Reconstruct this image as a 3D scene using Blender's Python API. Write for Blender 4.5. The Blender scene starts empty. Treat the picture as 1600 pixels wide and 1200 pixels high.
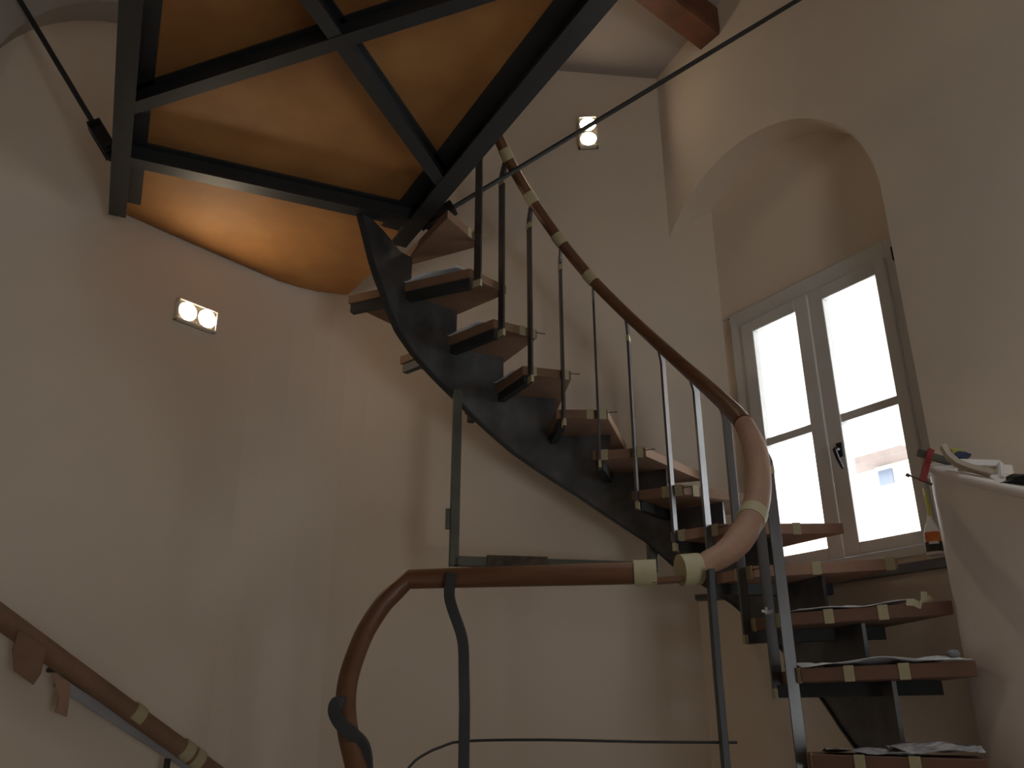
import bpy, bmesh, math, random
import numpy as np
from mathutils import Vector, Matrix
random.seed(4)
scene = bpy.context.scene
C = scene.collection
PI = math.pi
ZO = 1.6          # eye height: every z below is measured from the eye, ZO lifts it to the world

# ------------------------------------------------------------------ camera
FPX, PITCH, ROLL = 1331.6, .37728, -.00173
cp, sp = math.cos(PITCH), math.sin(PITCH)
_F = np.array([0, cp, sp]); _U = np.array([0, -sp, cp]); _R = np.array([1, 0, 0.])
_c, _s = math.cos(ROLL), math.sin(ROLL)
_R, _U = _c*_R + _s*_U, _c*_U - _s*_R
cam = bpy.data.cameras.new('camera'); cam.sensor_width = 36; cam.lens = 36*FPX/1600
cam.clip_start = .05; cam.clip_end = 500
co = bpy.data.objects.new('camera', cam); C.objects.link(co)
co.matrix_world = Matrix(((_R[0], _U[0], -_F[0], 0), (_R[1], _U[1], -_F[1], 0), (_R[2], _U[2], -_F[2], ZO), (0, 0, 0, 1)))
scene.camera = co

# ------------------------------------------------------------------ light and exposure
scene.view_settings.view_transform = 'Standard'; scene.view_settings.look = 'None'
scene.view_settings.gamma = 1; scene.view_settings.use_curve_mapping = False
scene.view_settings.exposure = 0.32
SKY = 8.0
world = bpy.data.worlds.new('overcast_sky'); scene.world = world; world.use_nodes = True
wnt = world.node_tree; bg = wnt.nodes['Background']
bg.inputs['Color'].default_value = (.97, .98, 1.0, 1); bg.inputs['Strength'].default_value = SKY
LAMP = 60.0
scene.cycles.max_bounces = 12; scene.cycles.diffuse_bounces = 8

WD = -.5823
wdir = np.array([math.sin(WD), math.cos(WD), 0]); wn = np.array([math.cos(WD), -math.sin(WD), 0])
DW, DL = 3.28, 3.488                 # wall plane and window plane
def W(s, d, z): return wn*d + wdir*s + np.array([0, 0, z])
portal = bpy.data.lights.new('window_portal', 'AREA'); portal.shape = 'RECTANGLE'; portal.size = 1.0; portal.size_y = 1.5
portal.cycles.is_portal = True
po = bpy.data.objects.new('window_portal', portal); C.objects.link(po)
_pc = W(2.45, DL+.12, 1.4)
po.matrix_world = Matrix(((wdir[0], 0, wn[0], _pc[0]), (wdir[1], 0, wn[1], _pc[1]), (0, 1, 0, _pc[2]+ZO), (0, 0, 0, 1)))

p2 = bpy.data.lights.new('roof_fill_portal', 'AREA'); p2.shape = 'RECTANGLE'; p2.size = 1.5; p2.size_y = 2.1; p2.cycles.is_portal = True  # guides sky light through the added roof opening
p2o = bpy.data.objects.new('roof_fill_portal', p2); C.objects.link(p2o)
_n = Vector((.228, .486, 1)).normalized(); _x = Vector((1, 0, -.228)).normalized(); _y = _n.cross(_x)
p2o.matrix_world = Matrix(((_x[0], _y[0], _n[0], 1.5), (_x[1], _y[1], _n[1], 1.2), (_x[2], _y[2], _n[2], 4.084-.228*(1.5-.305)-.486*(1.2-4.554)+.25+ZO), (0, 0, 0, 1)))

p3 = bpy.data.lights.new('front_fill_portal', 'AREA'); p3.shape = 'RECTANGLE'; p3.size = 1.35; p3.size_y = 1.85; p3.cycles.is_portal = True  # guides sky light through the fill opening added behind the viewer
p3o = bpy.data.objects.new('front_fill_portal', p3); C.objects.link(p3o)
p3o.matrix_world = Matrix(((1, 0, 0, 2.55), (0, 0, -1, -2.88), (0, 1, 0, -.6+ZO), (0, 0, 0, 1)))

# ------------------------------------------------------------------ pixel helpers (1600 x 1200 frame)
def ray(x, y): return (x-800)/FPX*_R + (600-y)/FPX*_U + _F
def unz(x, y, z): d = ray(x, y); return d*z/d[2]
def unpl(x, y, P, n): d = ray(x, y); return d*(np.dot(P, n)/np.dot(d, n))
def uny(x, y, Y): d = ray(x, y); return d*Y/d[1]
def win_px(x, y, d): return unpl(x, y, wn*d, wn)

# ------------------------------------------------------------------ materials
def mat(name, col, rough=.6, metal=0., var=.12, scale=6., bump=0., bscale=40., stretch=None, col2=None, spec=.5):
    m = bpy.data.materials.new(name); m.use_nodes = True; nt = m.node_tree; b = nt.nodes['Principled BSDF']
    b.inputs['Roughness'].default_value = rough; b.inputs['Metallic'].default_value = metal
    b.inputs['Specular IOR Level'].default_value = spec
    tc = nt.nodes.new('ShaderNodeTexCoord'); mp = nt.nodes.new('ShaderNodeMapping')
    nt.links.new(tc.outputs['Object'], mp.inputs['Vector'])
    if stretch: mp.inputs['Scale'].default_value = stretch
    nz = nt.nodes.new('ShaderNodeTexNoise'); nz.inputs['Scale'].default_value = scale; nz.inputs['Detail'].default_value = 5
    nt.links.new(mp.outputs[0], nz.inputs['Vector'])
    cr = nt.nodes.new('ShaderNodeValToRGB'); nt.links.new(nz.outputs['Fac'], cr.inputs['Fac'])
    c2 = col2 or tuple(c*(1-var*2) for c in col)
    cr.color_ramp.elements[0].position = .3; cr.color_ramp.elements[1].position = .7
    cr.color_ramp.elements[0].color = (*c2, 1); cr.color_ramp.elements[1].color = (*col, 1)
    nt.links.new(cr.outputs['Color'], b.inputs['Base Color'])
    if bump:
        n2 = nt.nodes.new('ShaderNodeTexNoise'); n2.inputs['Scale'].default_value = bscale; n2.inputs['Detail'].default_value = 4
        nt.links.new(mp.outputs[0], n2.inputs['Vector'])
        bp = nt.nodes.new('ShaderNodeBump'); bp.inputs['Strength'].default_value = bump; bp.inputs['Distance'].default_value = .01
        nt.links.new(n2.outputs['Fac'], bp.inputs['Height']); nt.links.new(bp.outputs['Normal'], b.inputs['Normal'])
    return m
def emit(name, col, s):
    m = bpy.data.materials.new(name); m.use_nodes = True; nt = m.node_tree; nt.nodes.clear()
    e = nt.nodes.new('ShaderNodeEmission'); e.inputs['Color'].default_value = (*col, 1); e.inputs['Strength'].default_value = s
    o = nt.nodes.new('ShaderNodeOutputMaterial'); nt.links.new(e.outputs[0], o.inputs['Surface']); return m
def glass(name):
    m = bpy.data.materials.new(name); m.use_nodes = True; nt = m.node_tree; nt.nodes.clear()
    t = nt.nodes.new('ShaderNodeBsdfTransparent'); t.inputs['Color'].default_value = (.95, .97, .97, 1)
    g = nt.nodes.new('ShaderNodeBsdfGlossy'); g.inputs['Roughness'].default_value = .02
    fr = nt.nodes.new('ShaderNodeFresnel'); fr.inputs['IOR'].default_value = 1.3
    mx = nt.nodes.new('ShaderNodeMixShader'); o = nt.nodes.new('ShaderNodeOutputMaterial')
    nt.links.new(fr.outputs[0], mx.inputs['Fac']); nt.links.new(t.outputs[0], mx.inputs[1]); nt.links.new(g.outputs[0], mx.inputs[2])
    nt.links.new(mx.outputs[0], o.inputs['Surface']); return m
M = {
 'plaster': mat('wall_plaster', (.76, .665, .56), .9, var=.04, scale=1.3, bump=.15, bscale=9),
 'ceiling': mat('ceiling_paint', (.36, .32, .30), .9, var=.03, scale=2),
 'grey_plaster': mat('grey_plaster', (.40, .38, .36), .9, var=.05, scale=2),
 'coping': mat('parapet_plaster', (.86, .81, .78), .55, var=.05, scale=3),
 'floor': mat('floor_screed', (.55, .50, .44), .8, var=.15, scale=4),
 'steel': mat('dark_steel', (.12, .12, .125), .45, .6, var=.25, scale=7),
 'steel_paint': mat('grey_primer_steel', (.042, .045, .048), .5, .3, var=.12, scale=5),
 'bar': mat('raw_steel_bar', (.16, .16, .165), .40, .85, var=.15, scale=14, stretch=(1, 1, .3)),
 'galv': mat('greenish_steel', (.13, .135, .11), .5, .5, var=.15, scale=8),
 'rust': mat('rusty_steel', (.16, .12, .09), .8, .3, col2=(.05, .04, .035), scale=25),
 'rail': mat('wrapped_rail_wood', (.155, .064, .028), .42, var=.15, scale=4, stretch=(1, 1, 4)),
 'card': mat('brown_cardboard', (.25, .145, .088), .75, var=.1, scale=7),
 'card_pink': mat('pinkish_cardboard', (.38, .22, .155), .6, var=.1, scale=5, bump=.3, bscale=30),
 'card_red': mat('red_brown_cardboard', (.19, .10, .068), .7, var=.12, scale=6),
 'tape': mat('masking_tape', (.46, .41, .255), .6, var=.06, scale=12),
 'ply': mat('plywood', (.44, .21, .065), .7, col2=(.32, .14, .04), scale=3.5, stretch=(1, 1, 1), bump=.05),
 'beam': mat('dark_timber', (.20, .075, .035), .6, col2=(.10, .035, .018), scale=5),
 'white': mat('white_window_paint', (.70, .70, .68), .4, var=.02, scale=3),
 'black': mat('black_metal', (.02, .02, .024), .4, .3, var=.1),
 'paper': mat('white_paper', (.72, .74, .78), .8, var=.04, scale=9),
 'news': mat('newsprint', (.62, .62, .64), .85, col2=(.12, .12, .13), scale=26, stretch=(1, 3, 1)),
 'stone': mat('grey_sill_stone', (.20, .20, .21), .6, var=.15, scale=10),
 'lampbody': mat('white_lamp_body', (.85, .80, .70), .5, var=.02),
 'bulb': emit('lit_halogen_lens', (1., .80, .55), LAMP),
 'glass': glass('window_glass'),
 'zinc': mat('zinc_strip', (.34, .35, .38), .5, .4, var=.08),
 'red': mat('red_paint', (.30, .03, .025), .5, var=.1),
 'blue': mat('dark_blue_cloth', (.05, .07, .14), .8, var=.2),
 'yellow': mat('yellow_plastic', (.62, .60, .05), .5, var=.05),
 'sponge': mat('yellow_sponge', (.45, .42, .12), .9, var=.15, scale=30),
 'bottle': mat('white_plastic', (.78, .76, .74), .35, var=.02),
 'label_o': mat('orange_label', (.70, .28, .03), .5, col2=(.55, .08, .03), scale=10),
 'label_b': mat('black_label', (.03, .025, .02), .5, var=.1),
 'cream': mat('cream_strip', (.55, .48, .38), .6, var=.08),
 'bag': mat('black_plastic', (.012, .012, .014), .35, var=.2, bump=.6, bscale=12),
 'facade': mat('white_facade', (.80, .74, .68), .9, var=.03),
 'eave': mat('brown_eaves', (.10, .075, .065), .8, var=.1),
 'tilef': mat('roof_tiles', (.14, .095, .075), .8, var=.15, scale=12),
 'bwin': mat('bluish_glass', (.07, .085, .12), .3, var=.05),
}

# ------------------------------------------------------------------ mesh helpers
class MB:
    def __init__(s): s.v = []; s.f = []
    def add(s, vs, fs):
        o = len(s.v); s.v += [tuple(map(float, v)) for v in vs]; s.f += [tuple(i+o for i in f) for f in fs]; return s
    def hexa(s, b, t):
        n = len(b); s.add(list(b)+list(t), [tuple(range(n))[::-1], tuple(range(n, 2*n))] + [(i, (i+1) % n, n+(i+1) % n, n+i) for i in range(n)]); return s
    def prism(s, poly, z0, z1): return s.hexa([(p[0], p[1], z0) for p in poly], [(p[0], p[1], z1) for p in poly])
    def obox(s, c, ax, ay, az):
        c, ax, ay, az = map(np.asarray, (c, ax, ay, az))
        b = [c-ax-ay-az, c+ax-ay-az, c+ax+ay-az, c-ax+ay-az]; t = [p+2*az for p in b]; return s.hexa(b, t)
    def bar(s, p, q, w, h, up=(0, 0, 1)):
        p, q = np.asarray(p, float), np.asarray(q, float); d = (q-p); L = np.linalg.norm(d); d = d/L
        u = np.asarray(up, float); x = np.cross(d, u); x /= np.linalg.norm(x); u = np.cross(x, d)
        return s.obox((p+q)/2, d*L/2, x*w/2, u*h/2)
    def tube(s, path, r, n=12, caps=True, mitre=False):
        P = [np.asarray(p, float) for p in path]; k = len(P); rs = r if hasattr(r, '__len__') else [r]*k
        o = len(s.v); prev = None
        for i in range(k):
            t = P[min(i+1, k-1)]-P[max(i-1, 0)]; t = t/np.linalg.norm(t)
            if prev is None:
                a = np.array([0, 0, 1.]) if abs(t[2]) < .9 else np.array([1., 0, 0])
                x = np.cross(a, t)
            else: x = prev-t*np.dot(prev, t)
            x = x/np.linalg.norm(x); prev = x; y = np.cross(t, x)
            for j in range(n):
                a = 2*PI*j/n; s.v.append(tuple(P[i]+rs[i]*(math.cos(a)*x+math.sin(a)*y)))
        for i in range(k-1):
            for j in range(n):
                s.f.append((o+i*n+j, o+i*n+(j+1) % n, o+(i+1)*n+(j+1) % n, o+(i+1)*n+j))
        if caps: s.f.append(tuple(o+j for j in range(n))[::-1]); s.f.append(tuple(o+(k-1)*n+j for j in range(n)))
        return s
    def ribbon(s, path, w, t, nrm):
        # flat bar bent in one plane: centreline path, in-plane width w, thickness t along nrm
        P = [np.asarray(p, float) for p in path]; n = np.asarray(nrm, float); n /= np.linalg.norm(n); k = len(P); L = []; Rr = []
        for i in range(k):
            ds = []
            if i: d = P[i]-P[i-1]; ds.append(d/np.linalg.norm(d))
            if i < k-1: d = P[i+1]-P[i]; ds.append(d/np.linalg.norm(d))
            d = sum(ds); d /= np.linalg.norm(d); x = np.cross(n, d); x /= np.linalg.norm(x)
            sc = 1/max(.5, np.dot(d, ds[0])); L.append(P[i]+x*w/2*sc); Rr.append(P[i]-x*w/2*sc)
        o = len(s.v)
        for i in range(k): s.v += [tuple(L[i]+n*t/2), tuple(Rr[i]+n*t/2), tuple(Rr[i]-n*t/2), tuple(L[i]-n*t/2)]
        for i in range(k-1):
            for j in range(4): s.f.append((o+4*i+j, o+4*i+(j+1) % 4, o+4*i+4+(j+1) % 4, o+4*i+4+j))
        s.f.append((o+3, o+2, o+1, o)); e = o+4*(k-1); s.f.append((e, e+1, e+2, e+3)); return s
    def grid(s, fn, nu, nv, th=.0):
        o = len(s.v)
        for i in range(nu+1):
            for j in range(nv+1): s.v.append(tuple(map(float, fn(i/nu, j/nv))))
        for i in range(nu):
            for j in range(nv): a = o+i*(nv+1)+j; s.f.append((a, a+nv+1, a+nv+2, a+1))
        return s
    def build(s, name, m, parent=None, smooth=False, bevel=0, fix=True, solid=0):
        v = np.array(s.v); lo, hi = v.min(0), v.max(0)
        base = np.array([(lo[0]+hi[0])/2, (lo[1]+hi[1])/2, lo[2]])
        me = bpy.data.meshes.new(name); me.from_pydata([tuple(p-base) for p in v], [], s.f); me.validate()
        bm = bmesh.new(); bm.from_mesh(me)
        if fix: bmesh.ops.recalc_face_normals(bm, faces=bm.faces)
        bm.to_mesh(me); bm.free()
        me.materials.append(M[m] if isinstance(m, str) else m)
        o = bpy.data.objects.new(name, me); C.objects.link(o)
        wl = Vector((base[0], base[1], base[2]+ZO))
        if parent is not None: o.parent = parent; o.location = wl-abs_loc(parent)
        else: o.location = wl
        if solid: q = o.modifiers.new('thickness', 'SOLIDIFY'); q.thickness = solid; q.offset = 0
        if bevel: q = o.modifiers.new('soft_edges', 'BEVEL'); q.width = bevel; q.segments = 2; q.limit_method = 'ANGLE'
        if smooth:
            for p in me.polygons: p.use_smooth = True
            try: me.set_sharp_from_angle(angle=math.radians(40))
            except Exception: pass
        return o
def abs_loc(o):
    v = Vector(o.location)
    while o.parent is not None: o = o.parent; v += Vector(o.location)
    return v
def thing(name, label, cat, loc, group=None):
    o = bpy.data.objects.new(name, None); C.objects.link(o); o.empty_display_size = .1
    o.location = (loc[0], loc[1], loc[2]+ZO); o['label'] = label; o['category'] = cat
    if group: o['group'] = group
    return o
def tag(o, label, cat, group=None):
    o['label'] = label; o['category'] = cat
    if group: o['group'] = group
    return o
def struct(o, label=None):
    o['kind'] = 'structure'
    if label: o['label'] = label
    return o
def spline(pts, n=6):
    P = [np.asarray(p, float) for p in pts]; P = [2*P[0]-P[1]]+P+[2*P[-1]-P[-2]]; out = []
    for i in range(1, len(P)-2):
        a, b, c, d = P[i-1:i+3]
        for j in range(n):
            t = j/n; out.append(.5*(2*b+(c-a)*t+(2*a-5*b+4*c-d)*t*t+(3*b-a-3*c+d)*t**3))
    return out+[P[-2]]
FL = -1.6            # floor

# ------------------------------------------------------------------ room shell
LA = np.array([-2.0, 3.74, 0]); ld = np.array([.63, .76, 0]); ld /= np.linalg.norm(ld); ln = np.array([ld[1], -ld[0], 0])
def ceil_z(x, y): return 4.084-.228*(x-.305)-.486*(y-4.554)
left_line = [(-4.6, -2.6), tuple((LA-ld*3.0)[:2]), (-2.0, 3.74), (-1.67, 4.135), (-1.45, 4.385)]
back_line = [(-1.45, 4.385), (-1.37, 4.465), (-1.28, 4.535), (-1.17, 4.60), (-1.08, 4.635), (-.98, 4.658), (-.85, 4.663), (.964, 4.505), (1.42, 4.462)]
def wall(name, line, ztop=None, th=.25, label=None):
    m = MB(); n = len(line)
    for i in range(n-1):
        (x0, y0), (x1, y1) = line[i], line[i+1]
        m.add([(x0, y0, FL), (x1, y1, FL), (x1, y1, ceil_z(x1, y1)+.05 if ztop is None else ztop), (x0, y0, ceil_z(x0, y0)+.05 if ztop is None else ztop)], [(0, 1, 2, 3)])
    # outer skin
    o = len(m.v)
    mid = np.array([0, 1.5])
    for i in range(n-1):
        a, b = np.array(line[i]), np.array(line[i+1]); d = b-a; d /= np.linalg.norm(d); nn = np.array([d[1], -d[0]])
        if np.dot(nn, mid-a) > 0: nn = -nn
        q = [a+nn*th-d*.12, b+nn*th+d*.12]
        z = [ceil_z(*a)+.25, ceil_z(*b)+.25] if ztop is None else [ztop]*2
        m.add([(*q[0], FL-.2), (*q[1], FL-.2), (*q[1], z[1]), (*q[0], z[0])], [(0, 1, 2, 3)])
    w = m.build(name, 'plaster', fix=False, smooth=True); return struct(w, label)
wall('wall_left', left_line)
wall('wall_back', back_line)
FW = (1.9, 3.2, -1.5, .3)      # unseen opening added behind the viewer for low fill light: x0, x1, z0, z1
wall('wall_front', [(FW[0], -2.6), (-4.6, -2.6)]); wall('wall_front.001', [(5.0, -2.6), (FW[1], -2.6)])
m_ = MB(); m_.obox(((FW[0]+FW[1])/2, -2.73, (FL+FW[2])/2), ((FW[1]-FW[0])/2, 0, 0), (0, .13, 0), (0, 0, (FW[2]-FL)/2)); m_.obox(((FW[0]+FW[1])/2, -2.73, (FW[3]+8.2)/2), ((FW[1]-FW[0])/2, 0, 0), (0, .13, 0), (0, 0, (8.2-FW[3])/2)); struct(m_.build('wall_front.002', 'plaster'))
def fill_window():
    w = thing('added_front_window', 'wide window in the wall behind the viewer', 'window', ((FW[0]+FW[1])/2, -2.7, FW[2])); w['kind'] = 'structure'; del w['category']
    m = MB(); x0, x1, z0, z1 = FW; xm = (x0+x1)/2
    for (a, b, c, d) in [(x0, x0+.06, z0, z1), (x1-.06, x1, z0, z1), (xm-.05, xm+.05, z0, z1), (x0, x1, z0, z0+.06), (x0, x1, z1-.06, z1)]: m.obox(((a+b)/2, -2.7, (c+d)/2), ((b-a)/2, 0, 0), (0, .03, 0), (0, 0, (d-c)/2))
    m.build('window_frame', 'white', w)
    for a, b in ((x0+.06, xm-.05), (xm+.05, x1-.06)):
        m = MB(); m.obox(((a+b)/2, -2.7, (z0+z1)/2), ((b-a)/2, 0, 0), (0, .002, 0), (0, 0, (z1-z0)/2-.06)); m.build('pane', 'glass', w)
fill_window()

# window wall with its arched niche
AS, AZ, AR = 2.613, 2.3045, .7566
S0, S1 = -2.4, 3.42
def win_wall():
    m = MB(); N = 40
    zt = lambda s: ceil_z(*W(s, DW, 0)[:2])+.05
    sr = AS-AR; zb = .60
    def quad(a, b, c, d): m.add([a, b, c, d], [(0, 1, 2, 3)])
    # right of niche, left of niche, below niche
    quad(W(S0, DW, FL), W(sr, DW, FL), W(sr, DW, zt(sr)), W(S0, DW, zt(S0)))
    sl = AS+AR
    quad(W(sl, DW, FL), W(S1, DW, FL), W(S1, DW, zt(S1)), W(sl, DW, zt(sl)))
    quad(W(sr, DW, FL), W(sl, DW, FL), W(sl, DW, zb), W(sr, DW, zb))
    # spandrel above arch and soffit
    prev = None
    for i in range(N+1):
        a = PI*i/N; s = AS-AR*math.cos(a); z = AZ+AR*math.sin(a)
        if prev:
            s0, z0 = prev
            quad(W(s0, DW, z0), W(s, DW, z), W(s, DW, zt(s)), W(s0, DW, zt(s0)))
            quad(W(s0, DW, z0), W(s0, DL, z0), W(s, DL, z), W(s, DW, z))
            quad(W(s0, DL, max(AZ-.14, 2.155)), W(s, DL, max(AZ-.14, 2.155)), W(s, DL, z), W(s0, DL, z0))
        prev = (s, z)
    quad(W(sr, DW, zb), W(sr, DL, zb), W(sr, DL, AZ), W(sr, DW, AZ))
    quad(W(sl, DW, zb), W(sl, DL, zb), W(sl, DL, AZ), W(sl, DW, AZ))
    quad(W(sr, DW, zb), W(sl, DW, zb), W(sl, DL, zb), W(sr, DL, zb))
    # lunette sides of the window opening
    wl, wr, wb, wt = 2.988, 1.916, .66, 2.155
    quad(W(sr, DL, zb), W(wr, DL, zb), W(wr, DL, wt), W(sr, DL, wt))
    quad(W(wl, DL, zb), W(sl, DL, zb), W(sl, DL, wt), W(wl, DL, wt))
    quad(W(wr, DL, zb), W(wl, DL, zb), W(wl, DL, wb), W(wr, DL, wb))
    # outer reveals through the wall
    D2 = DL+.30
    quad(W(wr, DL, wb), W(wr, D2, wb), W(wr, D2, wt), W(wr, DL, wt)); quad(W(wl, DL, wb), W(wl, D2, wb), W(wl, D2, wt), W(wl, DL, wt))
    quad(W(wr, DL, wt), W(wr, D2, wt), W(wl, D2, wt), W(wl, DL, wt)); quad(W(wr, DL, wb), W(wr, D2, wb), W(wl, D2, wb), W(wl, DL, wb))
    S3 = 5.2
    quad(W(S0-.3, D2, FL), W(wr, D2, FL), W(wr, D2, 6.2), W(S0-.3, D2, 6.2)); quad(W(wl, D2, FL), W(S3, D2, FL), W(S3, D2, 6.2), W(wl, D2, 6.2))
    quad(W(wr, D2, FL), W(wl, D2, FL), W(wl, D2, wb), W(wr, D2, wb)); quad(W(wr, D2, wt), W(wl, D2, wt), W(wl, D2, 6.2), W(wr, D2, 6.2))
    return m.build('wall_right', 'plaster', fix=False)
struct(win_wall())
e0 = W(S0, DW, 0)[:2]
wall('wall_right.001', [tuple(e0), (5.0, -2.6)])
fm = MB(); fm.prism([(-5.2, -3), (5.6, -3), (5.6, 7), (-5.2, 7)], FL-.25, FL); struct(fm.build('floor', 'floor'))
SKX0, SKX1, SKY0, SKY1 = .8, 2.2, .2, 2.0        # unseen roof opening, added to bring light from above
cm = MB()
for (x0, x1, y0, y1) in [(-5.2, SKX0, -3, 7), (SKX1, 5.6, -3, 7), (SKX0, SKX1, -3, SKY0), (SKX0, SKX1, SKY1, 7)]:
    pl = [(x0, y0), (x1, y0), (x1, y1), (x0, y1)]; cm.hexa([(x, y, ceil_z(x, y)) for x, y in pl], [(x, y, ceil_z(x, y)+.2) for x, y in pl])
struct(cm.build('ceiling', 'ceiling'))
w2 = thing('added_roof_window', 'roof window in the sloping ceiling', 'window', ((SKX0+SKX1)/2, (SKY0+SKY1)/2, ceil_z((SKX0+SKX1)/2, (SKY0+SKY1)/2))); w2['kind'] = 'structure'; del w2['category']
m = MB()
for (x0, x1, y0, y1) in [(SKX0, SKX0+.06, SKY0, SKY1), (SKX1-.06, SKX1, SKY0, SKY1), (SKX0, SKX1, SKY0, SKY0+.06), (SKX0, SKX1, SKY1-.06, SKY1)]:
    pl = [(x0, y0), (x1, y0), (x1, y1), (x0, y1)]; m.hexa([(x, y, ceil_z(x, y)+.02) for x, y in pl], [(x, y, ceil_z(x, y)+.16) for x, y in pl])
m.build('window_frame', 'white', w2)
m = MB(); pl = [(SKX0, SKY0), (SKX1, SKY0), (SKX1, SKY1), (SKX0, SKY1)]; m.hexa([(x, y, ceil_z(x, y)+.10) for x, y in pl], [(x, y, ceil_z(x, y)+.106) for x, y in pl]); m.build('pane', 'glass', w2)
# thicker grey wall with an arch, standing in front of the left wall (its arch shows in the top corner)
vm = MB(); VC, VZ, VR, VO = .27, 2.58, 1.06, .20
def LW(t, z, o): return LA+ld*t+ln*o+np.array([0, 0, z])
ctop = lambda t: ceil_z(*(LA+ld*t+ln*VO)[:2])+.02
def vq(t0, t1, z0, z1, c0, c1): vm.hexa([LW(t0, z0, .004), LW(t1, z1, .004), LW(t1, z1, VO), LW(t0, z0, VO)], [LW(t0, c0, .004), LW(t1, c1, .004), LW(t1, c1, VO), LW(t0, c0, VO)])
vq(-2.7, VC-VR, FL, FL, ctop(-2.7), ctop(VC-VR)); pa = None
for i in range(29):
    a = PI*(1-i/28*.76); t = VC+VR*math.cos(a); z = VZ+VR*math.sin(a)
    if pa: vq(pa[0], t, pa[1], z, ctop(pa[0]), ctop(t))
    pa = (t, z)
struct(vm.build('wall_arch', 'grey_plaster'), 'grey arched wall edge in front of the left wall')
lm = MB(); lm.prism([(.75, 1.0), (2.3, 1.0), (2.3, 2.35), (1.46, 2.75), (.75, 2.75)], -.75, -.55); struct(lm.build('floor_landing', 'floor'))

# parapet beside the lowest steps
PLINE = [(1.80, 3.20), (1.70, 3.17), (1.61, 3.12), (1.55, 3.06), (1.515, 2.99), (1.502, 2.92), (1.50, 2.85), (1.505, 2.77), (1.52, 2.68), (1.545, 2.56), (1.58, 2.42), (1.63, 2.25), (1.70, 2.05), (1.78, 1.85)]
def par_z(y): return .855-.46*(2.95-y) if y < 2.97 else .864+.06*(y-2.97)
PL = spline(PLINE, 4)
def par_off(off):
    out = []
    for i, p in enumerate(PL):
        d = PL[min(len(PL)-1, i+1)]-PL[max(0, i-1)]; d /= np.linalg.norm(d); out.append(p+np.array([d[1], -d[0]])*(-off))
    return out
def par_sheet(prof, mb):
    # prof: (offset to the stair side, z below the top, or None for an absolute floor level); closed ring swept along the line
    n = len(prof); o = len(mb.v); R_ = [par_off(q[0]) for q in prof]
    for i in range(len(PL)):
        for j in range(n):
            p = R_[j][i]; mb.v.append((float(p[0]), float(p[1]), FL if prof[j][1] is None else par_z(PL[i][1])+prof[j][1]))
    for i in range(len(PL)-1):
        for j in range(n): mb.f.append((o+i*n+j, o+i*n+(j+1) % n, o+(i+1)*n+(j+1) % n, o+(i+1)*n+j))
    mb.f.append(tuple(o+j for j in range(n))); mb.f.append(tuple(o+(len(PL)-1)*n+j for j in range(n))[::-1]); return mb
SG = 1 if par_off(.1)[24][0] < PL[24][0] else -1
par = par_sheet([(0, None), (0, -.036), (-.16*SG, -.036), (-.16*SG, None)], MB()).build('wall_parapet', 'coping', smooth=True)
struct(par, 'low white plastered parapet beside the lowest steps')
co_ = par_sheet([(-.17*SG, -.0355), (.0*SG, -.0355), (.010*SG, -.033), (.014*SG, -.026), (.014*SG, -.010), (.010*SG, -.003), (.002*SG, 0), (-.17*SG, 0)], MB()).build('coping', 'coping', parent=par, smooth=True)
co_['label'] = 'rounded white coping along the parapet top'

# window
def build_window():
    w = thing('window_1', 'white two-leaf casement window under the arch', 'window', W(2.452, DL, .66)); w['kind'] = 'structure'; del w['category']
    def rect(m, s0, s1, z0, z1, d0, d1):
        c = W((s0+s1)/2, (d0+d1)/2, (z0+z1)/2); m.obox(c, wdir*(s1-s0)/2, wn*(d1-d0)/2, np.array([0, 0, (z1-z0)/2]))
    fr = MB(); a, b, z0, z1 = 1.916, 2.988, .66, 2.155
    for r in [(a, 1.999, z0, z1), (2.905, b, z0, z1), (1.999, 2.905, 2.065, z1), (1.999, 2.905, z0, .70)]: rect(fr, *r, DL-.03, DL+.05)
    fr.build('window_frame', 'white', w, bevel=.004)
    for (s0, s1, p0, p1) in [(2.456, 2.902, 2.535, 2.822), (2.002, 2.448, 2.06, 2.364)]:
        sm = MB(); zb, zt = .703, 2.062; g0, g1 = .757, 1.994
        for r in [(s0, p0, zb, zt), (p1, s1, zb, zt), (p0, p1, zb, g0), (p0, p1, g1, zt)]: rect(sm, *r, DL-.045, DL+.02)
        sash = sm.build('sash', 'white', w, bevel=.004)
        gb = MB(); rect(gb, p0, p1, 1.335, 1.375, DL-.035, DL+.01); gb.build('glazing_bar', 'white', sash)
        for (y0, y1) in [(g0, 1.335), (1.375, g1)]:
            pm = MB(); rect(pm, p0-.004, p1+.004, y0-.004, y1+.004, DL-.006, DL-.002); pm.build('pane', 'glass', sash)
    h = MB(); hp = win_px(1312, 703, DL-.05); h.obox(hp, wdir*.014, wn*.006, np.array([0, 0, .035])); h.tube([hp-wn*.03, hp+wn*.01], .010, 10)
    hd = h.build('handle', 'black', w, bevel=.003); hd['label'] = 'black window handle'
    lv = MB(); lv.tube([hp-wn*.03, win_px(1304, 702, DL-.085), win_px(1309, 716, DL-.085), win_px(1317, 732, DL-.085)], [.010, .010, .009, .007], 8); lv.build('lever', 'black', hd, smooth=True)
    hg = MB(); q = win_px(1397, 396, DL-.05); hg.obox(q, wdir*.008, wn*.01, np.array([0, 0, .035])); hg.build('hinge', 'black', w)
    sl = MB(); c = W(2.43, (DW-.03+DL-.03)/2, .578); sl.obox(c, wdir*.565, wn*(DL-DW)/2, np.array([0, 0, .020])); o = sl.build('window_sill', 'stone', w, bevel=.004); o['label'] = 'dark grey stone window sill'
build_window()

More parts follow.
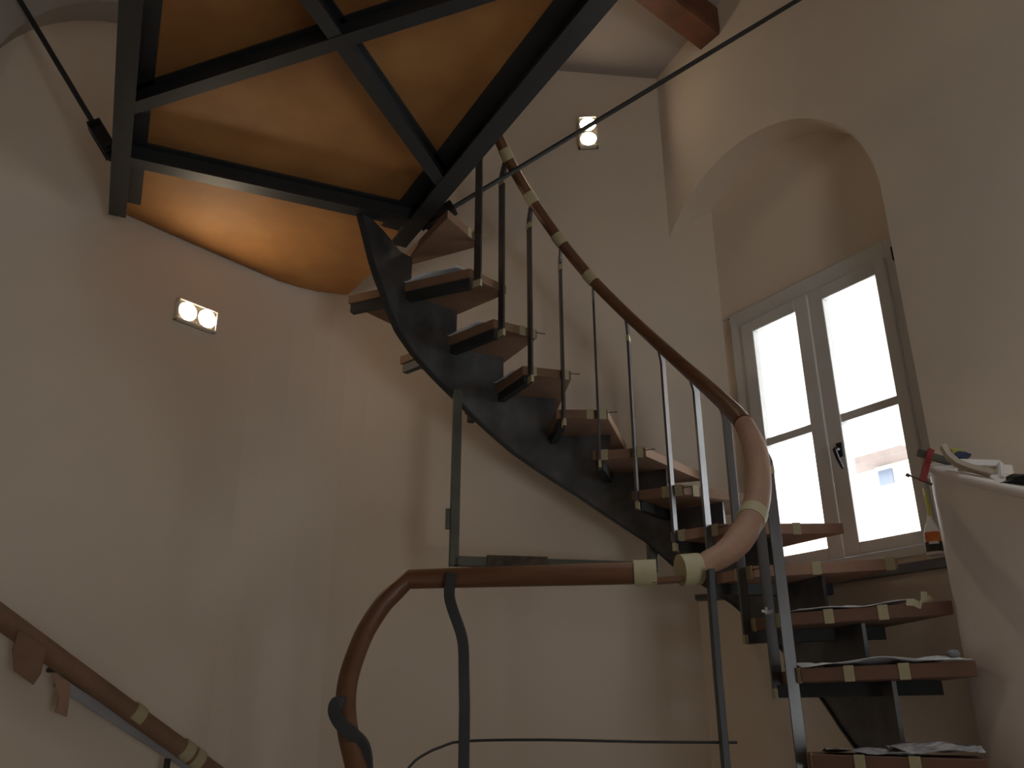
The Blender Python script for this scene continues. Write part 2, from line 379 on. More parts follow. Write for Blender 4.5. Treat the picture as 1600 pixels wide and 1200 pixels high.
# timber roof beam let into the window wall
p0 = win_px(1095, 78, DW); bd = np.array([-wn[0], -wn[1], .20]); 
tb = MB(); A0 = p0+wdir*(-.0); 
prof = [(0, 0), (-.155, -.0), (-.165, .03), (-.165, .20), (-.02, .22), (0, .20)]
b0 = [p0-bd*-.0+wdir*u+np.array([0, 0, v])-bd*.02 for u, v in prof]; b1 = [p+bd*2.6 for p in b0]
tb.hexa(b0, b1); tag(tb.build('roof_beam', 'beam'), 'dark reddish-brown timber roof beam ending in the wall above the arch', 'beam')

# ------------------------------------------------------------------ lamps
def lamp(name, c, tdir, nrm, vertical, label):
    # c centre on wall, tdir along the wall, nrm into the room
    u = np.array([0, 0, 1.]) if vertical else tdir; v = tdir if vertical else np.array([0, 0, 1.])
    t = thing(name, label, 'lamp', c-np.array([0, 0, .06]), 'square twin spot lamps on the plaster walls')
    m = MB(); L, H_, D = .118, .062, .035
    cc = c+nrm*D*.5
    for s in (-1, 1):
        m.obox(cc+u*s*(L-.004), u*.004, v*H_, nrm*D/2); m.obox(cc+v*s*(H_-.004), u*L, v*.004, nrm*D/2)
    m.obox(c+nrm*.004, u*L, v*H_, nrm*.004); m.build('housing', 'lampbody', t)
    for s in (-1, 1):
        q = c+u*s*.057; r = MB(); r.tube([q+nrm*.006, q+nrm*.030], .0535, 24); r.build('lens_ring', 'lampbody', t, smooth=True)
        b = MB(); n = 24; cb = q+nrm*.033
        b.tube([q+nrm*.030, cb], [.050, .046], 24); b.build('lens', 'bulb', t, smooth=True)
    return t
lc = unpl(304, 495, LA, ln); lamp('wall_lamp', lc, ld, ln, False, 'lit twin spot lamp in a lying box on the left wall under the platform')
bd_ = np.array([1.964+.07, -.16, 0]); B0 = np.array([-.85, 4.663, 0]); bdir = np.array([.964+.85, 4.505-4.663, 0]); bdir /= np.linalg.norm(bdir); bn = np.array([bdir[1], -bdir[0], 0])
lb = unpl(919, 210, B0, bn); lamp('wall_lamp', lb, bdir, bn if np.dot(bn, -lb) > 0 else -bn, True, 'lit twin spot lamp in an upright box on the back wall behind the tie rod')

# ------------------------------------------------------------------ the spiral stair
CX, CY, RB = .3603, 3.302, .650
E11, RISE = .1744, .21
TH0, DA, DN, DR = 2.7773, .26046, .0728, .3103
def th(k): return TH0-DA*k
def zk(k): return E11+(11-k)*RISE if k < 12 else (-.10 if k == 12 else -.33)
def cyl(r, a, z): return np.array([CX+r*math.cos(a), CY+r*math.sin(a), z])
stair = thing('spiral_staircase', 'dark steel spiral staircase with one curved stringer and cardboard-wrapped wooden treads', 'staircase', (1.0, 3.3, -.55))
NOSE = {0: 172, 1: 156, 2: 138, 3: 118, 4: 96, 5: 74, 6: 51, 7: 26, 8: -1, 9: -21, 10: -39, 11: -45, 12: -52}
NL = {0: .75, 1: .73, 2: .72, 3: .70, 4: .64, 5: .58, 6: .58, 7: .56, 8: .536, 9: .547, 10: .61, 11: .585, 12: .56}
RT = .674
def tread_poly(k):
    an, ar = th(k)-DN, th(k)+DR
    pn, pr = cyl(RT, an, 0)[:2], cyl(RT, ar, 0)[:2]
    dn_, dr_ = math.radians(NOSE[k]), math.radians(NOSE[k-1])
    on = pn+NL[k]*np.array([math.cos(dn_), math.sin(dn_)]); orr = pr+(NL[k-1] if k > 1 else .7)*.97*np.array([math.cos(dr_), math.sin(dr_)])
    if k == 1: on, orr, pr = np.array([-.57, 3.95]), np.array([-.60, 3.96]), np.array([-.305, 3.475])
    return pn, on, orr, pr            # nose-in, nose-out, rear-out, rear-in
TT = .046
def tape_patch(parent, a, b, z0, z1, frac, w, out, name='masking_tape', th_=.004):
    a, b = np.array(a), np.array(b); d = b-a; L = np.linalg.norm(d); d /= L; c = a+d*L*frac
    nn = np.array([d[1], -d[0]])*out
    m = MB(); m.obox((*(c+nn*.001), (z0+z1)/2), (*(d*w/2), 0), (*(nn*th_/2), 0), (0, 0, (z1-z0)/2+.003)); return m.build(name, 'tape', parent)
TREADS = {}
for k in range(1, 13):
    pn, on, orr, pr = tread_poly(k); z = zk(k)
    m = MB(); m.prism([pn, on, orr, pr], z-TT, z)
    t = m.build('tread', 'card' if k < 8 else ('card_pink' if k < 10 else 'card_red'), stair, bevel=.003); TREADS[k] = t
    # steel bracket along the rear edge, under the wood
    d = orr-pr; d /= np.linalg.norm(d); nn = np.array([-d[1], d[0]]); ctr = np.array([(pn[0]+on[0]+orr[0]+pr[0])/4, (pn[1]+on[1]+orr[1]+pr[1])/4])
    if np.dot(nn, ctr-pr) < 0: nn = -nn
    L = np.linalg.norm(orr-pr); br = MB(); c = pr+d*L/2+nn*.03
    br.obox((*c, z-TT-.024), (*(d*L*.485), 0), (*(nn*.018), 0), (0, 0, .023)); 
    if k > 1: br.build('bracket', 'steel_paint', t)
    # masking tape wrapped on the inner end and along the nose
    for fr in (.10, .34) if k % 2 else (.12, .78): tape_patch(t, pn, pr, z-TT, z, fr, .035, 1)
    if k >= 7:
        for fr in ((.12, .92) if k == 7 else (.45, .95) if k == 9 else (.30, .62)): tape_patch(t, pn, on, z-TT, z, fr, .035, 1)
    if 3 <= k <= 9:
        a = th(k)-DN; et = np.array([math.sin(a), -math.cos(a), 0]); q = np.array([*pn, z-.015])
        sm = MB(); sm.tube([q-et*.02, q+et*.045], .0025, 6); sm.build('screw', 'rust', t)
# stringer plate
RTAB = [(-45, 1.02), (-30, .99), (-3, .94), (11, .912), (28, .91), (46, .92), (64, .935), (92, .945), (112, .97), (131, .99), (146, 1.03), (158, 1.07), (166, 1.14), (176, 1.2)]
BTAB = [(-45, -.75), (-30, -.60), (-15, -.40), (0, -.19), (12, -.01), (27.5, .245), (46, .505), (62.5, .685), (71.5, .83), (92, 1.08), (112, 1.30), (131, 1.535), (146, 1.71), (152, 1.80), (157, 1.92), (161, 2.06), (164, 2.22), (166, 2.32)]
ATAB = {0: 165.5, 1: 148, 2: 131.3, 3: 114.8, 4: 97.6, 5: 80.8, 6: 63.7, 7: 46, 8: 28.5, 9: 11.5, 10: -2.5, 11: -15, 12: -27}
def lerp(tab, a): return float(np.interp(a, [p[0] for p in tab], [p[1] for p in tab]))
sm = MB(); TH_S = .014; tops = []
for k in range(1, 13):
    a1, a0 = ATAB[k-1], ATAB[k]; n = max(4, int((a1-a0)/2)); zt = zk(k)-TT-.002
    for i in range(n):
        u0, u1 = a0+(a1-a0)*i/n, a0+(a1-a0)*(i+1)/n; b = []; t = []
        for (u, dr) in ((u0, -1), (u1, -1), (u1, 1), (u0, 1)):
            r = lerp(RTAB, u)+dr*TH_S/2; q = cyl(r, math.radians(u), 0)
            zz = zt if k > 1 else zt+.12*max(0, (u-153)/12)
            b.append((q[0], q[1], min(lerp(BTAB, u), zz-.01))); t.append((q[0], q[1], zz))
        sm.hexa(b, t)
for i in range(6):
    u0, u1 = -45+18*i/6, -45+18*(i+1)/6; b = []; t = []
    for (u, dr) in ((u0, -1), (u1, -1), (u1, 1), (u0, 1)):
        r = lerp(RTAB, u)+dr*TH_S/2; q = cyl(r, math.radians(u), 0); b.append((q[0], q[1], max(-.55, lerp(BTAB, u)))); t.append((q[0], q[1], -.38))
    sm.hexa(b, t)
sm.build('stringer', 'steel', stair)
# flange along the lower edge of the stringer
fmb = MB(); us = np.arange(-30, 166.1, 2)
for u0, u1 in zip(us[:-1], us[1:]):
    b = []; t = []
    for (u, dr) in ((u0, -1), (u1, -1), (u1, 1), (u0, 1)):
        r = lerp(RTAB, u)+dr*.016; q = cyl(r, math.radians(u), 0); zz = lerp(BTAB, u); b.append((q[0], q[1], zz-.012)); t.append((q[0], q[1], zz))
    fmb.hexa(b, t)
fmb.build('stringer_flange', 'steel_paint', stair)

# handrail helix
RAILT = [(-72, .455), (-62, .475), (-50, .545), (-31, .72), (-15, .925), (3, 1.14), (19.6, 1.302), (36.2, 1.485), (50.5, 1.663), (67, 1.882), (84.8, 2.125), (101.2, 2.368), (115.3, 2.583), (134.3, 2.855), (150, 3.085), (166, 3.32)]
def rail_z(deg): return lerp(RAILT, deg)
RR = .60
def smoothz(d): return sum(rail_z(d+e) for e in (-6, -3, 0, 3, 6))/5
up = [cyl(RR, math.radians(d), smoothz(d) if d > 9 else rail_z(d)) for d in np.arange(166, 2.9, -3)]
rad = [float(np.interp(d, [0, 20, 60, 166], [.041, .037, .029, .029])) for d in np.arange(166, 2.9, -3)]
hr = MB(); hr.tube(up, rad, 14); hand = hr.build('handrail', 'rail', stair, smooth=True)
low = [cyl(RR, math.radians(d), (rail_z(d) if d > 0 or d < -65 else smoothz(d))) for d in np.arange(3, -64.1, -3)]+[np.array([.60, 2.735, .452]), np.array([.535, 2.722, .445])]
hl = MB(); hl.tube(low, [.041+.006*min(1, i/4) if i < 18 else .047-.002*(i-17) for i in range(len(low))], 16); hw = hl.build('handrail_wrap', 'card_pink', stair, smooth=True)
hw['label'] = 'pinkish cardboard wrapped lower bend of the handrail'
def band(parent, pts, r, name='masking_tape', m='tape'):
    b = MB(); b.tube(pts, r, 16); return b.build(name, m, parent, smooth=True)
for k in (2, 3, 4, 5, 1):
    d = math.degrees(th(k))+1; band(hand, [cyl(RR, math.radians(d+e), smoothz(d+e)) for e in (1.8, -1.8)], .0325)
band(hw, [cyl(RR, math.radians(e), rail_z(e)) for e in (-35, -39)], .0505)
band(hw, [np.array([.592, 2.733, .451]), np.array([.530, 2.720, .444])], .050)
# balusters
for k in range(1, 12):
    a = th(k); er = np.array([math.cos(a), math.sin(a), 0]); et = np.array([-math.sin(a), math.cos(a), 0])
    zr = rail_z(math.degrees(a)); zb = zk(k+1)-TT-.05
    P = lambda r, z: np.array([CX, CY, 0])+er*r+np.array([0, 0, z])
    m = MB(); m.ribbon([P(RB, zb), P(RB, zr-.095), P(RB-.006, zr-.075), P(RR+.022, zr-.02), P(RR+.012, zr-.012)], .042, .012, et)
    bo = m.build('baluster', 'bar', stair, bevel=.0015)
    tb_ = MB(); tb_.obox(P(RB, zb+.018), er*.0225, et*.0075, np.array([0, 0, .018])); tb_.build('masking_tape', 'tape', bo)
    if k in (2, 3, 4, 6, 11):
        tb_ = MB(); tb_.obox(P(RB, zr-.125), er*.0225, et*.0075, np.array([0, 0, .016])); tb_.build('masking_tape', 'tape', bo)

# square-tube frame hung under the stringer
P1 = np.array([-.275, 4.022]); P2 = np.array([.688, 4.202])
gf = MB(); zb = .70; dd = (P2-P1)/np.linalg.norm(P2-P1)
gf.bar((*P1, 1.56), (*P1, zb-.022), .044, .044, up=(*dd, 0)); gf.bar((*(P2), .86), (*(P2), zb-.022), .044, .044, up=(*dd, 0)); gf.bar((*P1, zb), (*P2, zb), .044, .044)
g = gf.build('guard_frame', 'galv', stair, bevel=.003); g['label'] = 'greenish square-tube frame hanging under the stringer'
hp = MB(); q = P1-dd*.034; hp.obox((*q, .90), (*(dd*.010), 0), (-dd[1]*.012, dd[0]*.012, 0), (0, 0, .048)); hp.build('hinge', 'galv', g)
rp = MB(); q = P1+dd*.30-np.array([-dd[1], dd[0]])*.02; rp.obox((*q, zb+.005), (*(dd*.145), 0), (-dd[1]*.012, dd[0]*.012, 0), (0, 0, .024)); rp.build('rusty_plate', 'rust', g)
bp = MB(); q = cyl(.93, math.radians(52), .535); bp.obox(q, (.075, -.03, 0), (.012, .03, 0), (0, 0, .012)); bp.build('support_bracket', 'galv', stair)

# ------------------------------------------------------------------ landing railing
rl0, rl1 = np.array([.448, 2.738, .44]), np.array([-.341, 2.866, .44])
lr = thing('landing_railing', 'level brown handrail with bent flat bars curving down in front of the plain wall', 'railing', (0, 2.85, FL))
drop = [uny(620, 922, 2.86), uny(598, 945, 2.85), uny(572, 985, 2.83), uny(555, 1025, 2.80), uny(544, 1062, 2.77), uny(540, 1100, 2.74), uny(543, 1140, 2.71), uny(552, 1180, 2.68), uny(566, 1230, 2.66), uny(590, 1300, 2.64)]
drop = spline(drop, 4); pth = [rl0, (rl0+rl1)/2, rl1]+drop
hm = MB(); hm.tube(pth, [.036, .034, .032]+[.031]*len(drop), 16); hh = hm.build('handrail', 'rail', lr, smooth=True)
band(hh, [rl0+np.array([.010, -.002, 0]), rl0+(rl1-rl0)*.075], .0415)
jt = MB(); jt.bar(rl0+np.array([-.005, 0, -.028]), np.array([.54, 2.722, -.028+.445]), .045, .016); j = jt.build('joint_strip', 'rail', hh)
def bent_bar(pts, w, t, nrm, m='steel_paint'):
    b = MB(); b.ribbon(pts, w, t, nrm); return b.build('baluster', m, lr, bevel=.002)
Yb = 2.90
bent_bar(spline([uny(706, 895, 2.80), uny(702, 925, 2.82), uny(706, 948, 2.84), uny(719, 985, 2.87), uny(724, 1010, 2.88), uny(725, 1050, 2.88)], 3)+[uny(726, 1100, 2.88), np.array([*uny(728, 1200, 2.88)[:2], FL])], .034, .030, (0, 1, .15))
bent_bar([uny(1110, 890, 2.66), uny(1112, 930, 2.68), uny(1122, 1060, 2.68), np.array([*uny(1136, 1200, 2.68)[:2], FL])], .020, .04, (0, 1, 0))
bent_bar(spline([uny(538, 1100, 2.66), uny(526, 1098, 2.655), uny(523, 1112, 2.655), uny(532, 1130, 2.66), uny(549, 1146, 2.67), uny(564, 1160, 2.68), uny(571, 1178, 2.68), uny(573, 1205, 2.68)], 4)+[np.array([*uny(573, 1240, 2.68)[:2], FL])], .034, .03, (0, 1, .15))
cbm = MB(); cbm.tube(spline([uny(600, 1260, 2.80), uny(640, 1198, 2.84), uny(665, 1178, 2.86), uny(690, 1167, 2.87), uny(726, 1158, 2.885), uny(850, 1156, 2.83), uny(1000, 1159, 2.76), uny(1130, 1160, 2.69), uny(1152, 1160, 2.68)], 3), .0042, 8)
cb = cbm.build('infill_cable', 'steel_paint', lr, smooth=True)

# ------------------------------------------------------------------ railing along the left wall
wr_ = thing('wall_handrail', 'sloping cardboard-wrapped handrail along the left wall with grey steel strip below', 'handrail', (*(LA+ld*.3+ln*.14)[:2], FL))
LR = LA+ln*.16
def lp(x, y, off=.16): return unpl(x, y, LA+ln*off, ln)
ends = [lp(-300, 742), lp(-60, 920), lp(335, 1208), lp(470, 1300)]
rm = MB(); rm.tube(ends, [.046, .044, .040, .038], 16); wh = rm.build('rail', 'card', wr_, smooth=True)
for (x0, y0, x1, y1) in [(205, 1111, 220, 1122), (283, 1168, 296, 1178), (300, 1181, 312, 1190)]: band(wh, [lp(x0, y0), lp(x1, y1)], .0445)
st = MB(); st.bar(lp(88, 1064, .16), lp(360, 1239, .16), .040, .012, up=ln); st.build('steel_strip', 'zinc', wr_)
for (x, y) in [(262, 1185)]:
    p = lp(x, y); ps = MB(); ps.bar(p, (p[0], p[1], FL), .012, .035, up=ln); ps.build('post', 'steel_paint', wr_)
brk = MB(); p = lp(100, 1045); brk.tube([p, LA*0+p-ln*.14], .012, 8); brk.build('wall_bracket', 'steel_paint', wr_)
def flap(pts, mm):
    P = [np.asarray(p) for p in pts]; m = MB(); o = ln*.004
    m.hexa([p-o for p in P], [p+o for p in P]); return m.build('cardboard_flap', mm, wr_)
flap([lp(28, 985, .215), lp(72, 1012, .215), lp(64, 1052, .22), lp(52, 1070, .225), lp(22, 1048, .225), lp(20, 1015, .22)], 'card')
flap([lp(80, 1050, .21), lp(110, 1068, .21), lp(107, 1100, .22), lp(104, 1120, .22), lp(86, 1113, .225), lp(92, 1090, .22)], 'card_pink')

# ------------------------------------------------------------------ platform
ZP, ZB = 2.42, 2.32
pf = thing('steel_platform', 'overhead landing platform of plywood on a dark triangulated steel frame', 'platform', (-.6, 2.8, ZB))
def pz(x, y, z=ZB): return unz(x, y, z)
e1a, e1b = pz(197, 120), pz(183, 338); e2a, e2b = pz(943, 0), pz(640, 362)
def ext(a, b, y): a, b = np.array(a), np.array(b); return a+(b-a)*(y-a[1])/(b[1]-a[1])
E1 = (ext(e1a, e1b, .9), e1b); E2 = (ext(e2a, e2b, .9), pz(622, 384))
def hit(p, d, a, b):
    A = np.array([[d[0], -(b-a)[0]], [d[1], -(b-a)[1]]]); t = np.linalg.solve(A, (a-p)[:2]); return p+d*t[0]
m1 = (pz(205, 172), pz(520, 72)); m2 = (pz(480, 0), pz(688, 288)); e3 = (pz(202, 254), pz(640, 350))
M1 = (hit(m1[0], m1[1]-m1[0], *map(np.array, E1)), hit(m1[0], m1[1]-m1[0], *E2)); M2 = (hit(m2[0], m2[1]-m2[0], *E1), hit(m2[0], m2[1]-m2[0], *E2)); E3 = (hit(e3[0], e3[1]-e3[0], *E1), hit(e3[0], e3[1]-e3[0], *E2))
def ibeam(a, b, w, name='beam', dz=0., wt=0., inn=0):
    a, b = np.array(a, float), np.array(b, float); d = b-a; L = np.linalg.norm(d); d /= L; x = np.array([d[1], -d[0], 0]); c = (a+b)/2; m = MB(); Zb = np.array([0, 0, 1.])
    h = ZP-ZB-dz
    m.obox(c+Zb*(dz+.005), d*L/2, x*w/2, Zb*.005); m.obox(c+Zb*(dz+h-.0055)+x*inn*wt/2, d*L/2, x*(w/2+wt/2), Zb*.0045); m.obox(c+Zb*(dz+h/2), d*L/2, x*.005, Zb*(h/2-.01))
    return m.build(name, 'steel_paint', pf)
ibeam(*E1, .078, wt=.055, inn=1); ibeam(*E2, .088, wt=.055, inn=-1); ibeam(E3[0], E3[1], .075, dz=.002); ibeam(*M1, .058, dz=.004); ibeam(*M2, .058, dz=.006)
ibeam(E1[0]+np.array([.02, .06, 0]), E2[0]+np.array([-.02, .06, 0]), .07, dz=.003)
px = lambda x, y: unz(x, y, ZP)[:2]
off = .03
deck = [E1[0][:2]+[0, 0], E2[0][:2], px(622, 384), px(600, 410), px(575, 432), (-1.0, 4.63), (-1.17, 4.585), (-1.28, 4.52), (-1.37, 4.45), (-1.66, 4.11), (-1.985, 3.72), E1[1][:2]]
dk = MB(); dk.prism([tuple(p) for p in deck], ZP, ZP+.04); dk.build('plywood_deck', 'ply', pf)

# tie rods
def tie(name, a, b, label):
    a, b = np.array(a), np.array(b); d = (b-a)/np.linalg.norm(b-a); t = thing(name, label, 'tie rod', a)
    m = MB(); m.tube([a+d*.16, b], .0125, 10); m.build('rod', 'steel_paint', t, smooth=True)
    x = np.cross(d, [0, 0, 1.]); x /= np.linalg.norm(x); u = np.cross(x, d); k = MB()
    for s in (-1, 1): k.obox(a+d*.085+x*s*.024, d*.080, x*.009, u*.030)
    k.obox(a+d*.160, d*.022, x*.033, u*.030); k.build('clevis', 'black', t, bevel=.003)
    p = MB(); p.tube([a+d*.035-x*.042, a+d*.035+x*.042], .011, 8); p.build('pin', 'steel_paint', t)
    g_ = MB(); g_.obox(a+d*.015, d*.035, x*.006, u*.025); g_.build('lug', 'steel_paint', t)
    return t
tie('tie_rod', pz(176, 243, 2.36), unpl(14, -28, LA+ln*VO, ln), 'black tie rod with forked clevis running up from the platform edge to the left wall')
tie('tie_rod', pz(662, 352, 2.36), win_px(1290, -26, DW), 'long black tie rod rising from the platform corner past the back wall lamp')

# ------------------------------------------------------------------ small things on sill, parapet and treads
bt = unz(1463, 868, .60); t = thing('spray_bottle', 'white plastic bottle with black and orange label on the window sill', 'bottle', bt)
m = MB(); nseg = 20; prof = [(0, .030), (.004, .034), (.06, .034), (.09, .030), (.12, .020), (.14, .011), (.155, .010)]
m.tube([bt+np.array([0, 0, h]) for h, r in prof], [r for h, r in prof], nseg); m.build('body', 'bottle', t, smooth=True)
vd = -bt/np.linalg.norm(bt); vd[2] = 0; vd /= np.linalg.norm(vd); sd = np.array([-vd[1], vd[0], 0])
def lab(z0, z1, r, mm, half):
    q = MB(); n = 8
    q.grid(lambda u, v: bt+r*(math.cos((u-.5)*2*half)*vd+math.sin((u-.5)*2*half)*sd)+np.array([0, 0, z0+(z1-z0)*v]), n, 1); return q.build('label', mm, t, solid=.001)
lab(.012, .050, .0352, 'label_b', 1.1); lab(.050, .088, .0346, 'label_o', .9); lab(.040, .050, .0362, 'bottle', .5)
m = MB(); m.tube([bt+np.array([0, 0, .15]), bt+np.array([.004, 0, .20]), bt+np.array([.0, 0, .235]), win_px(1443, 764, 3.33)], [.006, .006, .005, .004], 8); m.build('nozzle', 'yellow', t, smooth=True)

# F-clamp hooked over the parapet end
def pp(x, y, Y): return uny(x, y, Y)
Yc = 2.93
t = thing('screw_clamp', 'red and grey screw clamp hanging over the parapet end', 'clamp', pp(1440, 752, Yc))
m = MB(); m.bar(pp(1434, 707, Yc), pp(1486, 722, Yc), .012, .026, up=(0, 0, 1)); m.build('clamp_bar', 'galv', t)
m = MB(); m.ribbon([pp(1455, 702, Yc-.012), pp(1448, 725, Yc-.012), pp(1441, 752, Yc-.012)], .022, .014, (0, 1, 0)); m.build('sliding_arm', 'red', t, bevel=.002)
m = MB(); m.tube([pp(1418, 742, Yc-.012), pp(1440, 750, Yc-.012), pp(1456, 757, Yc-.012)], [.0035, .0035, .005], 8); m.tube([pp(1416, 741, Yc-.012), pp(1421, 744, Yc-.012)], .007, 8); m.build('screw_handle', 'rust', t, smooth=True)
def ptop(x, y, up=.0):      # point on the sloping parapet top under a pixel
    d = ray(x, y); best = None
    for tt in np.linspace(2.2, 4, 900):
        p = d*tt
        zt = par_z(p[1])+up
        if best is None or abs(p[2]-zt) < best[0]: best = (abs(p[2]-zt), p)
    return best[1]
q0 = np.array([1.565, 2.93, par_z(2.93)])
sp_ = MB(); sp_.obox(q0+np.array([.035, .03, .035]), (.024, .005, .0), (-.005, .02, 0), (0, 0, .035)); tag(sp_.build('sponge', 'sponge', bevel=.008), 'yellow sponge on the parapet behind the cream strip', 'sponge')
cs = MB(); Yd = 2.80
pts = [pp(1473, 697, 2.80), pp(1482, 712, 2.79), pp(1495, 723, 2.78), pp(1515, 731, 2.75), pp(1535, 736, 2.72), pp(1550, 740, 2.69)]
cs.ribbon(pts, .016, .05, (.35, 1, 0)); tag(cs.build('bent_strip', 'cream', smooth=True), 'cream bent strip curling up from the parapet top', 'strip')
tr = thing('paint_tray', 'pale open tray frame lying on the parapet top', 'tray', pp(1530, 745, 2.72))
def trayleg(a, b, w=.012): 
    m = MB(); m.bar(a, b, w, .02); return m
a1, a2, a3, a4 = pp(1500, 722, 2.80), pp(1563, 724, 2.78), pp(1566, 746, 2.72), pp(1515, 738, 2.73)
m = trayleg(a1, a2); m.bar(a2, a3, .012, .012, up=(0, 1, 0)); m.build('tray_rim', 'bottle', tr)
m = MB(); m.hexa([a1, a2, a2+np.array([0, .03, -.03]), a1+np.array([0, .03, -.03])], [p+np.array([0, 0, .004]) for p in (a1, a2, a2+np.array([0, .03, -.03]), a1+np.array([0, .03, -.03]))]); m.build('tray_bed', 'cream', tr)
def blob(name, c, rx, ry, rz, mm, label, cat, jit=.25, seed=1):
    rnd = random.Random(seed); m = MB(); nu, nv = 10, 7; J = [[1+rnd.uniform(-jit, jit) for _ in range(nu)] for _ in range(nv+1)]
    def fn(i, j): a = 2*PI*i/nu; b = PI*j/nv-PI/2; k = J[j][i % nu] if 0 < j < nv else 1; return np.array(c)+np.array([rx*k*math.cos(b)*math.cos(a), ry*k*math.cos(b)*math.sin(a), rz*k*math.sin(b)])
    o = []
    for j in range(nv+1):
        for i in range(nu): o.append(fn(i, j))
    m.add(o, [(j*nu+i, j*nu+(i+1) % nu, (j+1)*nu+(i+1) % nu, (j+1)*nu+i) for j in range(nv) for i in range(nu)])
    return tag(m.build(name, mm, smooth=True), label, cat)
blob('rag', pp(1502, 712, 2.88), .030, .02, .013, 'blue', 'dark blue crumpled rag on the parapet behind the tray', 'rag', seed=3)
blob('plastic_bag', pp(1596, 752, 2.60)+np.array([.02, 0, -.0]), .085, .06, .024, 'bag', 'black plastic bag on the lower end of the parapet top', 'bag', seed=5)

# papers, newspapers and scraps on the treads
def sheet(k, u0, u1, v0, v1, mm, name, label, cat, wav=.01, lift=.004, over=0., seed=0, nu=14, nv=6, group=None):
    # u along the tread from the inner end, v from nose (0) to rear (1)
    rnd = random.Random(seed); pn, on, orr, pr = tread_poly(k); z = zk(k); ph = [rnd.uniform(0, 6) for _ in range(4)]
    def fn(a, b):
        u, v = u0+(u1-u0)*a, v0+(v1-v0)*b
        p = (pn*(1-u)+on*u)*(1-v)+(pr*(1-u)+orr*u)*v
        h = lift+wav*(.5+.5*math.sin(7*u+ph[0])*math.cos(5*v+ph[1]))+wav*.4*math.sin(17*u+ph[2])*math.sin(11*v+ph[3])
        return (p[0], p[1], z+max(.002, h))
    m = MB(); m.grid(fn, nu, nv); return tag(m.build(name, mm, smooth=True, solid=.002), label, cat, group)
sheet(12, .10, .62, .03, .9, 'news', 'newspaper', 'open newspaper spread on the lowest visible step by the railing bar', 'newspaper', .014, seed=1)
sheet(12, .50, 1.0, .06, .95, 'news', 'newspaper', 'folded newspaper pile against the parapet on the lowest visible step', 'newspaper', .02, lift=.014, seed=2)
sheet(11, .03, .98, -.02, .9, 'paper', 'paper_sheet', 'wavy protective paper sheet over the step just above the newspapers', 'paper', .020, seed=3)
sheet(10, .12, .80, -.01, .9, 'paper', 'paper_sheet', 'protective paper sheet on the step below the window sill, tape scrap on its end', 'paper', .013, seed=4)
sheet(2, .10, .55, .55, 1.02, 'paper', 'paper_sheet', 'torn paper sheet curling up on the second step below the platform', 'paper', .03, seed=5)
sheet(3, .15, .60, .6, 1.02, 'paper', 'paper_sheet', 'torn paper sheet on the third step below the platform', 'paper', .022, seed=6)
sheet(4, .15, .65, .6, 1.03, 'paper', 'paper_sheet', 'torn paper sheet on the fourth step below the platform', 'paper', .018, seed=7)
def scrap(c, s, label, seed, mm='tape', name='tape_scrap'):
    rnd = random.Random(seed); m = MB()
    for i in range(3):
        a = rnd.uniform(-.5, .5)+(i-1)*.9; d = np.array([math.sin(a), .25*rnd.uniform(-1, 1), math.cos(a)]); x = np.array([d[2], 0, -d[0]])
        m.ribbon([np.array(c), np.array(c)+d*s*.5+x*s*.1, np.array(c)+d*s], s*.45, .0025, (0, 1, .2))
    return tag(m.build(name, mm), label, 'tape')
scrap(uny(1440, 947, 3.05), .05, 'crumpled scrap of masking tape on the step under the sill, near the parapet', 1)
scrap(uny(748, 372, 3.70), .05, 'crumpled scrap of masking tape at the end of the top step', 2)
scrap(uny(1199, 958, 3.33), .022, 'small curl of white tape by the baluster on the step under the sill', 3, 'paper')
pb = uny(1490, 1030, 2.80); blob('pebble', np.array([pb[0], pb[1], zk(11)+.022]), .022, .018, .013, 'stone', 'small grey stone lying at the parapet end of the papered step', 'stone', .15, 8)

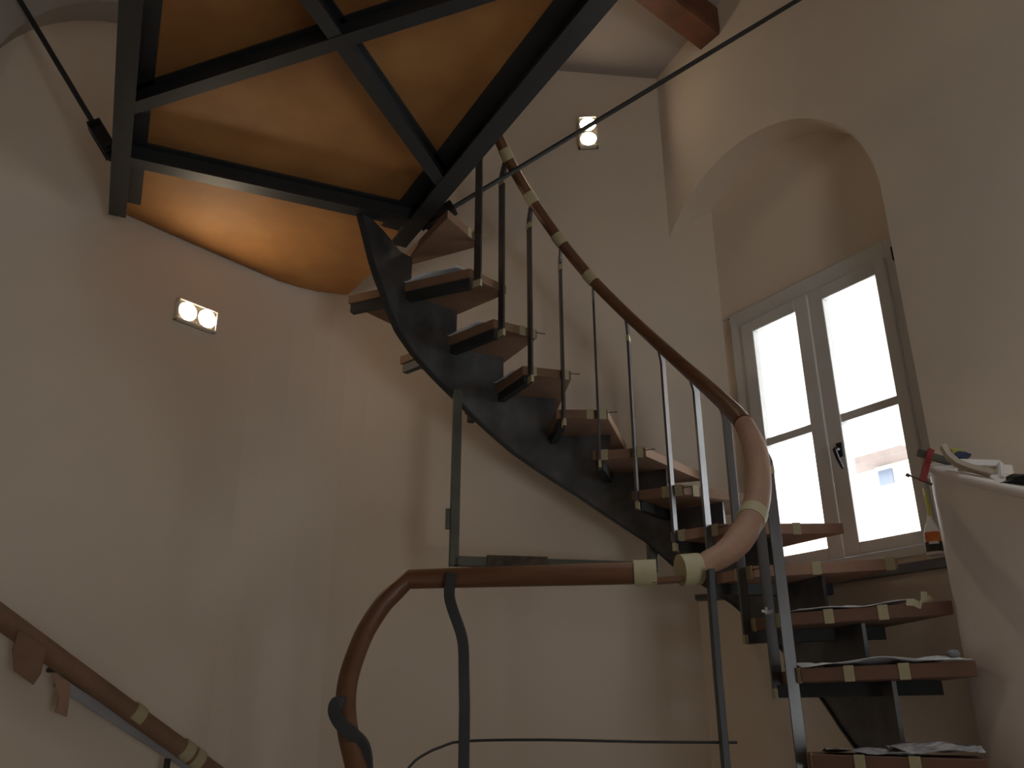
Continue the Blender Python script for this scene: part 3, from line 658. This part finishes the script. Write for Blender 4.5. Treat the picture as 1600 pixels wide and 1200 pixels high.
# ------------------------------------------------------------------ houses outside the window
def house():
    D = 16.0
    hs = thing('house', 'white house with brown eaves seen through the window', 'house', win_px(1390, 900, D))
    def hp_(x, y, d=D): return win_px(x, y, d)
    a, b = hp_(1345, 600), hp_(1500, 560); zt = a[2]; s0, s1 = a@wdir, b@wdir
    m = MB(); c = W((s0+s1)/2, D+3, zt/2-4); m.obox(c, wdir*(s1-s0)/2, wn*3, np.array([0, 0, zt/2+4])); m.build('house_wall', 'facade', hs)
    m = MB(); m.obox(W((s0+s1)/2, D-.2, zt+.08), wdir*((s1-s0)/2+abs(.5)), wn*.7, np.array([0, 0, .10])); m.build('eaves', 'eave', hs)
    rf = MB(); e = .6; q = [W(s0+e, D-.9, zt+.18), W(s1-e, D-.9, zt+.18), W(s1-e, D+6, zt+.18), W(s0+e, D+6, zt+.18)]; r0, r1 = W(s0+e, D+2.6, zt+1.6), W(s1-e, D+2.6, zt+1.6)
    rf.add([*q, r0, r1], [(0, 1, 5, 4), (2, 3, 4, 5), (0, 4, 3), (1, 2, 5), (0, 3, 2, 1)]); rf.build('roof', 'tilef', hs)
    p = hp_(1390, 720); m = MB(); m.obox(W(p@wdir, D-.25, p[2]), wdir*.9, wn*.35, np.array([0, 0, .07])); m.build('balcony', 'eave', hs)
    p = hp_(1386, 746); m = MB(); m.obox(W(p@wdir, D-.01, p[2]), wdir*.16, wn*.04, np.array([0, 0, .16])); m.build('window', 'bwin', hs)
house()
h2 = thing('house', 'white house gable with chimney seen through the left window leaf', 'house', win_px(1240, 900, 20))
m = MB(); p = win_px(1243, 640, 20); m.obox(W(p@wdir, 23, p[2]/2-4), wdir*3, wn*3, np.array([0, 0, p[2]/2+4])); m.build('house_wall', 'facade', h2)
m = MB(); m.obox(p+wn*.6, wdir*.3, wn*.3, np.array([0, 0, .75])); ch = m.build('chimney', 'facade', h2)
p = win_px(1240, 582, 20); m = MB(); m.obox(p+wn*.6, wdir*.42, wn*.4, np.array([0, 0, .05])); m.build('chimney_cap', 'tilef', ch)
